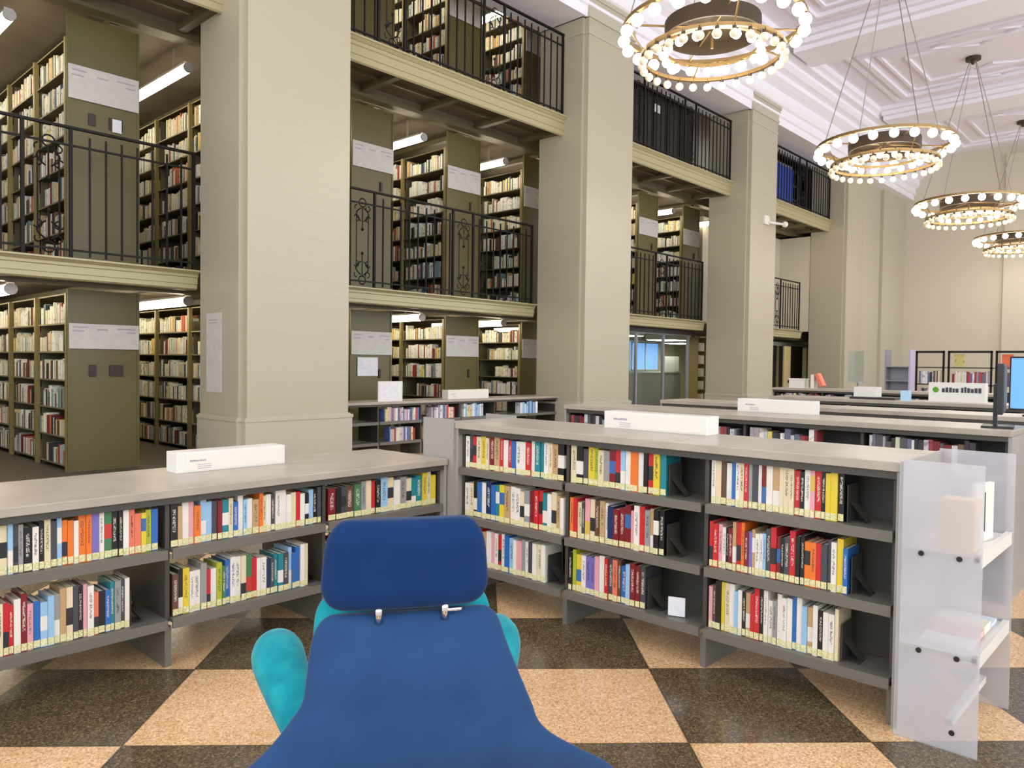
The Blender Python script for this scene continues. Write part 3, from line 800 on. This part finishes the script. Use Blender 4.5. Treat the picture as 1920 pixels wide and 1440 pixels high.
t = thing('blue_panel', 'bright blue panel behind the top railing of the far bay', 'panel', (23.1, 10.9, 6.56))
MB().box(1.2, 2.7, 0, .1, 0, 1.75).build('board', M['blueobj'], t); MB().box(1.2, 2.7, .02, .12, 1.75, 1.85).build('cap', M['steel'], t)
t = thing('metal_shelf', 'grey steel rack behind the top railing beside the blue panel', 'shelf', (26.0, 11.2, 6.56))
for a in (0, .95):
    for bq in (0, .4): MB().box(a, a+.05, bq, bq+.05, 0, 2.0).build('post', M['steel'], t)
for z in (.3, .9, 1.4, 1.9): MB().box(0, 1.0, 0, .45, z, z+.04).build('shelf', M['steel'], t)
o = MB().box(0, 2.2, 0, .06, 0, 2.6).build('dark_screen', M['darkwood'], None, loc=(26.6+.45, 11.9, 6.56)); tag(o, 'dark board behind the grey rack in the far bay', 'screen')
# far doorway
t = thing('dark_cabinet', 'tall dark cabinet in the far bay doorway', 'cabinet', (25.9, 11.25, 0))
MB().box(.55, 1.9, 0, .3, 0, 2.3).build('body', M['darkwood'], t); MB().box(.6, 1.85, -.02, 0, 1.0, 1.05).build('rail', M['steel'], t); MB().box(-2.6, -.12, .1, .34, 0, 2.3).build('side_body', M['black'], t)
t = thing('cream_door', 'narrow cream open door in the far bay', 'door', (25.85, 11.1, 0)); MB().box(0, .55, 0, .05, 0, 2.28).build('leaf', M['door_y'], t); MB().sphere((.35,-.04,1.05), .05, 8, 6).build('knob', M['black'], t)

# glass office
t = thing('glass_partition', 'glass office partition under the third bay balcony', 'partition', (13.9, 11.0, 0))
for i in range(4):
    MB().box(i*1.3+.03, i*1.3+1.27, 0, .01, .06, 2.38).build('pane', M['glass'], t)
fr = MB().box(0, 5.3, -.03, .04, 0, .06); fr.box(0, 5.3, -.03, .04, 2.38, 2.5)
for i in range(5): fr.box(i*1.3-.03 if i else 0, i*1.3+.03, -.03, .04, .06, 2.38)
fr.build('frame', M['steel'], t)
o = MB().box(0, 5.3, 0, .2, 0, .1).build('trim_4', M['darkwood'], None, loc=(13.9, 10.85, 2.42)); struct(o, 'dark beam over the glass office', 'beam')
w = MB().box(14, 30, 16.5, 16.7, 0, 2.5); w.box(29.8, 30, 11.9, 16.5, 0, 2.5)
w = w.build('wall_office', M['office']); struct(w, 'pale yellow wall inside the glass office', 'wall')
t = thing('window_8', 'blue daylit office window with vertical bars', 'window', (24.3, 16.42, 1.35)); t['kind'] = 'structure'
MB().box(0, 1.9, 0, .04, 0, 1.1).build('glazing', M['daywin'], t)
fr = MB()
for i in range(3): fr.box(i*.93, i*.93+.05, -.04, 0, 0, 1.1)
fr.box(0, 1.9, -.04, 0, 1.05, 1.12); fr.box(0, 1.9, -.04, 0, 0, .05); fr.build('window_frame', M['white'], t)
t = thing('office_counter', 'pale grey cabinet inside the glass office', 'cabinet', (20.6, 13.5, 0)); MB().box(0, 2.4, 0, .6, 0, 1.3).build('body', M['endp'], t); MB().box(-.02, 2.42, -.02, .62, 1.3, 1.34).build('top', M['white'], t)
o = MB().box(0, .9, -.01, 0, 0, .5).build('poster', M['paper2'], None, loc=(21.9, 13.46, 1.36)); tag(o, 'pale sheet standing on the office cabinet', 'poster')

for i, (xx, yy) in enumerate(((18.0, 12.6), (22.0, 13.4), (25.5, 15.0))):  # panel lamps added to brighten the office interior
    t = thing('office_fill_lamp', 'added fill lamp inside the glass office, %s' % ['near the glass', 'over the grey cabinet', 'by the blue window'][i], 'lamp', (xx, yy, 2.44), 0, 'added office fill lamps')
    MB().box(-.6,.6,-.5,.5,-.05,.12).build('housing', M['white'], t); MB().box(-.57,.57,-.47,.47,-.06,-.05).build('diffuser', M['tube'], t)
t = thing('narrow_bookcase', 'narrow bookcase beside the glass office under the third bay', 'bookcase', (20.2, 11.3, 0))
MB().box(0,.04,0,.4,0,2.4).build('side_panel', M['olive_post'], t); MB().box(.5,.54,0,.4,0,2.4).build('side_panel', M['olive_post'], t)
for i in range(6):
    MB().box(.04,.5,0,.38,.1+i*.38-.02,.1+i*.38).build('shelf', M['stackshelf'], t)
    ALL.box(.08+20.2, .46+20.2, 11.34, 11.5, .101+i*.38, .1+i*.38+.24, random.choice(DC[:6]))
# far display racks by the end wall
def rack(loc, L, label, seed):
    random.seed(seed)
    t = thing('display_rack', label, 'bookcase', loc, -pi/2, 'black display racks before the end wall')
    for a in (0, L-.04): MB().box(a, a+.04, 0, .04, 0, 1.98).build('post', M['iron'], t)
    for z in (.4, .8, 1.2, 1.6): MB().box(0, L, 0, .3, z-.03, z).build('shelf', M['shelf_d'], t)
    MB().box(0, L, 0, .03, 1.93, 1.98).build('top_rail', M['iron'], t)
    for z in (.8, 1.2): mass_row(loc, -pi/2, .06, L-.06, z, .24, .34, tint=PK+DR+[lin((226,120,70)),lin((70,120,70))], inset=.03)
    a = .1
    while a < L-.3:
        if random.random() < .45:
            p = (loc[0]+.1, loc[1]-a-.12); ALL.obox(p, (0,-1), (1,0), .11, .02, 1.601, 1.9, random.choice([lin((226,110,70)),lin((230,225,220)),lin((200,190,120)),lin((190,110,120))]))
        a += .3
rack((20.0, 5.35, 0), .62, 'short black display rack at the left of the far display racks', 1)
rack((20.0, 4.66, 0), .9, 'middle black display rack before the end wall', 2)
rack((20.0, 3.7, 0), 1.0, 'black display rack behind the blue monitor', 3)
random.seed(5)
t = thing('brochure_tower', 'lilac grey brochure tower left of the far display racks', 'rack', (17.2, 5.2, 0), -pi/2)
MB().box(0,.03,0,.35,0,1.95).build('side_panel', M['steel'], t); MB().box(.47,.5,0,.35,0,1.95).build('side_panel', mat('lilac', (176,170,196), .5), t)
for z in (.5,.9,1.3,1.6): MB().box(.03,.47,0,.3,z-.02,z).build('shelf', M['steel'], t)
MB().box(.03,.47,.3,.33,0,1.6).build('back_panel', M['steel'], t)
t = thing('leaflet_holder', 'clear holder on a stand beside the far pale wall', 'rack', (16.2, 5.6, 0), -pi/2)
MB().cyl((.15,.15,0),(.15,.15,1.25), .02, 8).build('pole', M['steel'], t); MB().box(0,.3,0,.02,1.25,1.9).build('pane', M['glass'], t); MB().box(0,.3,0,.12,1.25,1.28).build('tray', M['acrylic'], t)

# things standing on far cases
def simple(name, label, cat, loc, rz, parts, group=None):
    t = thing(name, label, cat, loc, rz, group)
    for nm, mb, mm in parts: mb.build(nm, mm, t)
    return t
simple('tray_box', 'white box on a black tray, right of the far pale wall', 'box', (10.5, 3.55, HR-.01), -pi/2, [('tray', MB().box(-.04,.52,-.04,.3,0,.03), M['black']), ('box', MB().box(0,.28,0,.22,.03,.16), M['white'])])
simple('paper_roll', 'pale blue folded sheet beside the black tray', 'paper', (10.45, 2.96, HR-.01), -pi/2, [('sheet', MB().prism([(0,0),(.1,0),(.1,.1),(.02,.1)], 0, .13), mat('pale_blue_paper', (176,214,236), .6))])
simple('storage_box', 'white box on the far case beside the cream door', 'box', (14.45, 6.1, HR), -pi/2, [('body', MB().box(0,.3,0,.2,0,.16), M['white']), ('lid', MB().box(-.01,.31,-.01,.21,.16,.18), M['paper2'])])
for i, (yy, kk, rr) in enumerate(((5.68,'w',0), (5.5,'S',.45))):
    o = MB().box(0, .06, 0, .18, 0, .26).build('book', BM[kk][0], None, loc=(14.45, yy, HR+(.03 if rr else .001))); o.rotation_euler = (0, 0, -pi/2) if not rr else (0, 0, -pi/2)
    if rr: o.rotation_euler = (.0, -rr, -pi/2); 
    tag(o, ['white book standing upright on the far case top', 'leaning salmon book on the far case top'][i], 'book', 'books on the far case top')
    MB().box(.004,.056,.004,.182,.004,.255).build('pages', M['pages'], o)
# monitors
def monitor(label, loc, rz, scr, z0=.13, z1=.53):
    t = thing('monitor', label, 'monitor', loc, rz, 'monitors on the bookcase tops')
    MB().box(-.13,.13,-.09,.1,0,.015).build('stand_base', M['black'], t, bevel=.004)
    MB().box(-.03,.03,.01,.035,.015,.3).build('stand_neck', M['black'], t)
    MB().box(-.26,.26,-.03,.01,z0,z1).build('bezel', M['black'], t, bevel=.005)
    MB().box(-.245,.245,-.033,-.03,z0+.015,z1-.015).build('screen', scr, t)
    return t
monitor('black monitor seen edge-on at the near end of second case', (6.14, 1.105, HR), radians(8), M['black'], .1, .44)
monitor('monitor with light blue screen at the right edge', (8.05, 1.12, HR-.01), radians(-100), M['screen'], .05, .53)

# ------------------------------------------------------------------ chandeliers
def chandelier_proto():
    R1, R2, R3 = 1.18, .93, .64
    t = thing('chandelier', '', 'chandelier', (0,0,0))
    MB().ring(R1, .03, 0, 64, hz=.025).build('outer_ring', M['brass'], t)
    o = MB().ring(R2, .024, -.36, 56, hz=.024).build('middle_ring', M['brass'], t)
    MB().ring(R3, .024, -.26, 40, hz=.02).build('inner_ring', M['brass'], t)
    dk = MB().ring(.62, .015, -.02, 40, hz=.10); dk.tube([(0,0,.06),(0,0,.085)], [.62,.61], 40)
    dk.build('drum', M['bronze'], t)
    sp = MB()
    for i in range(4):
        a = pi/4+i*pi/2; sp.tube([(.1*cos(a),.1*sin(a),.0),(R1*cos(a),R1*sin(a),0)], .014, 6)
        sp.tube([(R1*cos(a)*.98,R1*sin(a)*.98,-.02),(R2*cos(a),R2*sin(a),-.34)], .012, 6)
        sp.tube([(R2*cos(a),R2*sin(a),-.35),(R3*cos(a),R3*sin(a),-.26)], .012, 6)
    sp.build('spoke', M['brass'], t)
    MB().cyl((0,0,-.28),(0,0,.1), .02, 8).build('rod', M['brass'], t)
    def bulbs(R, n, z, r, mm, up=False, key='bulb'):
        bm = MB().sphere((0,0,0), r, 12, 8).mesh('bulb', mm, True); sm = MB().cyl((0,0,r*.8),(0,0,r+.055), .026, 8).mesh('socket', M['bronze'])
        for i in range(n):
            a = 2*pi*(i+.5)/n; b_ = link('bulb', bm, t, (R*cos(a), R*sin(a), z)); link('socket', sm, b_)
    bulbs(R1, 22, -.115, .082, M['bulb']); bulbs(R2, 28, -.47, .058, M['bulb_dim']); bulbs(R3, 16, -.35, .062, M['bulb'])
    return t
CH = chandelier_proto()
chl = ['nearest chandelier, cut off by top edge of the picture', 'second chandelier, hanging over the middle of the hall', 'third chandelier, with its ceiling canopy in view', 'smallest farthest chandelier, cut by the right edge']
ZC = 6.12
kids = {}
for o_ in bpy.data.objects:
    if o_.parent: kids.setdefault(o_.parent.name, []).append(o_)
for k in range(4):
    s = (1.0, 1.07, 1.11, 1.11)[k]
    t = CH if k == 0 else copy_tree(CH, kids)
    t.location = (9.405+BAY*k, 5.134, ZC); t.scale = (s, s, s)
    t['label'] = chl[k]; t['group'] = 'ring chandeliers'
    H = (CEIL-.04-ZC)/s
    for i in range(4):
        a = pi/4+i*pi/2
        MB().tube([(1.15*cos(a), 1.15*sin(a), .02), (.07*cos(a), .07*sin(a), H-.03)], .009, 5).build('cable', M['cable'], t)
    MB().tube([(0,0,H-.14),(0,0,H-.05),(0,0,H-.04),(0,0,H+.03)], [.03,.06,.17,.17], 16).build('canopy', M['bronze'], t)

# ------------------------------------------------------------------ chair
def loft(rows, n=24, pw=2.6):
    """rows: (z, xc, yc, halfwidth, halfthick, bend)  superellipse sections stacked in z"""
    m = MB(); vs = []; fs = []
    for (z, xc, yc, w, th, bend) in rows:
        for j in range(n):
            a = 2*pi*j/n; ca, sa = cos(a), sin(a)
            x = w*math.copysign(abs(ca)**(2/pw), ca); y = th*math.copysign(abs(sa)**(2/pw), sa)
            vs.append((xc+x, yc+y+bend*x*x, z))
    R = len(rows)
    for i in range(R-1):
        a, b_ = i*n, (i+1)*n
        fs += [(a+j, a+(j+1)%n, b_+(j+1)%n, b_+j) for j in range(n)]
    fs += [tuple(range(n))[::-1], tuple(range((R-1)*n, R*n))]
    return m.add(vs, fs)
def capped(z0, z1, k, wf, xf, yf, tf, bf, rc=.05, n=12):
    """rows with rounded top and bottom ends (corner radius rc)"""
    out = []
    steps = [0, .15, .35, .6, 1]
    zs = [z0+rc*(1-cos(pi/2*s)) for s in steps]+[z0+rc+(z1-z0-2*rc)*i/n for i in range(1, n)]+[z1-rc*(1-cos(pi/2*s)) for s in reversed(steps)]
    for z in zs:
        e = min(1, (z-z0)/rc, (z1-z)/rc); e = max(e, 0); g = sqrt(max(0, 1-(1-e)**2))
        w = wf(z)-rc*(1-g); th = tf(z)*(.25+.75*g)
        out.append((z, xf(z), yf(z), w, th, bf(z)))
    return out
def interp(tab):
    def f(z):
        if z <= tab[0][0]: return tab[0][1]
        for (a, b_), (c, d) in zip(tab, tab[1:]):
            if z <= c:
                t = (z-a)/(c-a); t = t*t*(3-2*t)*.35+t*.65; return b_+(d-b_)*t
        return tab[-1][1]
    return f
YAW = radians(42.91)
FX, FY = cos(YAW), sin(YAW)
def cam2w(fw, rt): return (fw*FX+rt*FY, fw*FY-rt*FX)
cx_, cy_ = cam2w(2.02, -.275)
chair = thing('lounge_chair', 'high-backed blue lounge chair with teal inside, seen from behind', 'chair', (cx_, cy_, 0), YAW-pi/2+radians(14))
# headrest
wf = interp([(.88,.218),(.96,.225),(1.04,.219),(1.135,.20)])
hr_ = loft(capped(.898, 1.137, 0, wf, lambda z: .0, lambda z: .0+(.0), lambda z: .055, lambda z: .25, .05), 28, 3.2)
hr_.build('headrest', M['blue_d'], chair, True, sub=1)
# outer back shell
wf = interp([(.14,.28),(.20,.45),(.26,.56),(.31,.605),(.36,.595),(.40,.56),(.435,.51),(.475,.457),(.51,.41),(.54,.375),(.575,.348),(.60,.335),(.632,.316),(.66,.299),(.71,.284),(.775,.268),(.84,.252),(.885,.24)])
xf = interp([(.14,-.03),(.51,-.045),(.54,-.04),(.575,-.03),(.60,-.018),(.632,-.01),(.66,0),(.9,0)])
yf = interp([(.22,.16),(.36,.0),(.52,-.05),(.7,-.045),(.9,.01)])
tf = interp([(.26,.03),(.6,.035),(.9,.032)])
bf = interp([(.2,.12),(.45,.15),(.58,.3),(.68,.4),(.9,.25)])
loft(capped(.14, .885, 0, wf, lambda z: .01+max(0,(.8-z))*.14+xf(z), yf, tf, bf, .045, 22), 36, 2.8).build('back_shell', M['blue'], chair, True, sub=1)
# teal inner cushion
wf2 = interp([(.36,.26),(.5,.27),(.7,.258),(.8,.25),(.905,.242)])
loft(capped(.36, .912, 0, wf2, lambda z: .005, lambda z: yf(z)+.085, lambda z: .045, lambda z: .25, .05, 14), 28, 2.8).build('back_cushion', M['teal'], chair, True, sub=1)
# seat
loft([(.30,0,.42,.20,.22,0),(.31,0,.42,.26,.28,0),(.36,0,.42,.30,.32,0),(.44,0,.42,.30,.32,0),(.475,0,.42,.27,.29,0),(.485,0,.42,.2,.22,0)], 28, 3.4).build('seat', M['teal'], chair, True, sub=1)
# arms
def arm(s):
    m = MB()
    pts = [(s*.20,.06,.42),(s*.24,.15,.46),(s*.29,.26,.53),(s*.33,.36,.59),(s*.352,.44,.618),(s*.36,.50,.622),(s*.36,.54,.615),(s*.36,.56,.61)]
    rr = [.05,.058,.068,.078,.086,.08,.056,.018]
    m.tube(pts, rr, 16); m.build('arm', M['teal'], chair, True, sub=1)
arm(-1); arm(1)
# chrome connectors and pedestal
for x in (-.075, .10):
    MB().cyl((x,-.02,.865),(x,-.02,.92), .011, 10).build('connector', M['chrome'], chair, True)
MB().tube([(.10,-.02,.89),(.145,-.02,.89)], .007, 8).build('lever', M['chrome'], chair, True)
MB().cyl((0,.35,.02),(0,.35,.31), .035, 16).build('pedestal', M['chrome'], chair, True)
MB().tube([(0,.35,0),(0,.35,.012),(0,.35,.03)], [.3,.3,.05], 32).build('base', M['chrome'], chair, False)

# floor shadow catchers are not needed; finish the book mass
mass = ALL.build('books', M['spines']); tag(mass, 'rows of many mixed books filling the stacks and the cases behind', 'books', None, 'stuff')

# ------------------------------------------------------------------ light
W = bpy.data.worlds.new('World'); SC.world = W; W.use_nodes = True
bg = W.node_tree.nodes['Background']; bg.inputs[0].default_value = (.90,.94,1.0,1); bg.inputs[1].default_value = 3.3
for k in range(4):
    l = bpy.data.lights.new('chandelier_fill_light', 'POINT'); l.energy = 125; l.color = (1,.94,.86); l.shadow_soft_size = .6
    o = bpy.data.objects.new('chandelier_fill_light', l); o.location = (9.405+BAY*k, 5.134, ZC-.75); COL.objects.link(o)
for k in range(-1, 1):     # fill lights added for the near area, no chandeliers hang here
    l = bpy.data.lights.new('chandelier_fill_light', 'POINT'); l.energy = 125; l.color = (1,.94,.86); l.shadow_soft_size = .6
    o = bpy.data.objects.new('chandelier_fill_light', l); o.location = (2.2+BAY*k, 5.134, ZC-.4); COL.objects.link(o)

# ------------------------------------------------------------------ camera
cam = bpy.data.cameras.new('camera'); co = bpy.data.objects.new('camera', cam); COL.objects.link(co); SC.camera = co
F = 1424.89; yaw, pitch, roll, h = radians(42.9105), radians(1.5473), radians(.7347), 1.5532
from mathutils import Vector, Matrix
fw = Vector((cos(yaw)*cos(pitch), sin(yaw)*cos(pitch), -sin(pitch)))
R = Vector((sin(yaw), -cos(yaw), 0)); U = R.cross(fw)
R2 = cos(roll)*R+sin(roll)*U; U2 = -sin(roll)*R+cos(roll)*U
m = Matrix((R2, U2, -fw)).transposed().to_4x4(); m.translation = (0, 0, h); co.matrix_world = m
cam.sensor_width = 36; cam.lens = F/1920*36; cam.clip_end = 100; cam.clip_start = .05
vs = SC.view_settings; vs.view_transform = 'Standard'; vs.look = 'None'; vs.gamma = 1; vs.use_curve_mapping = False; vs.exposure = .14
SC.cycles.max_bounces = 8; SC.cycles.diffuse_bounces = 4; SC.cycles.use_denoising = True
SC.cycles.sample_clamp_indirect = 6
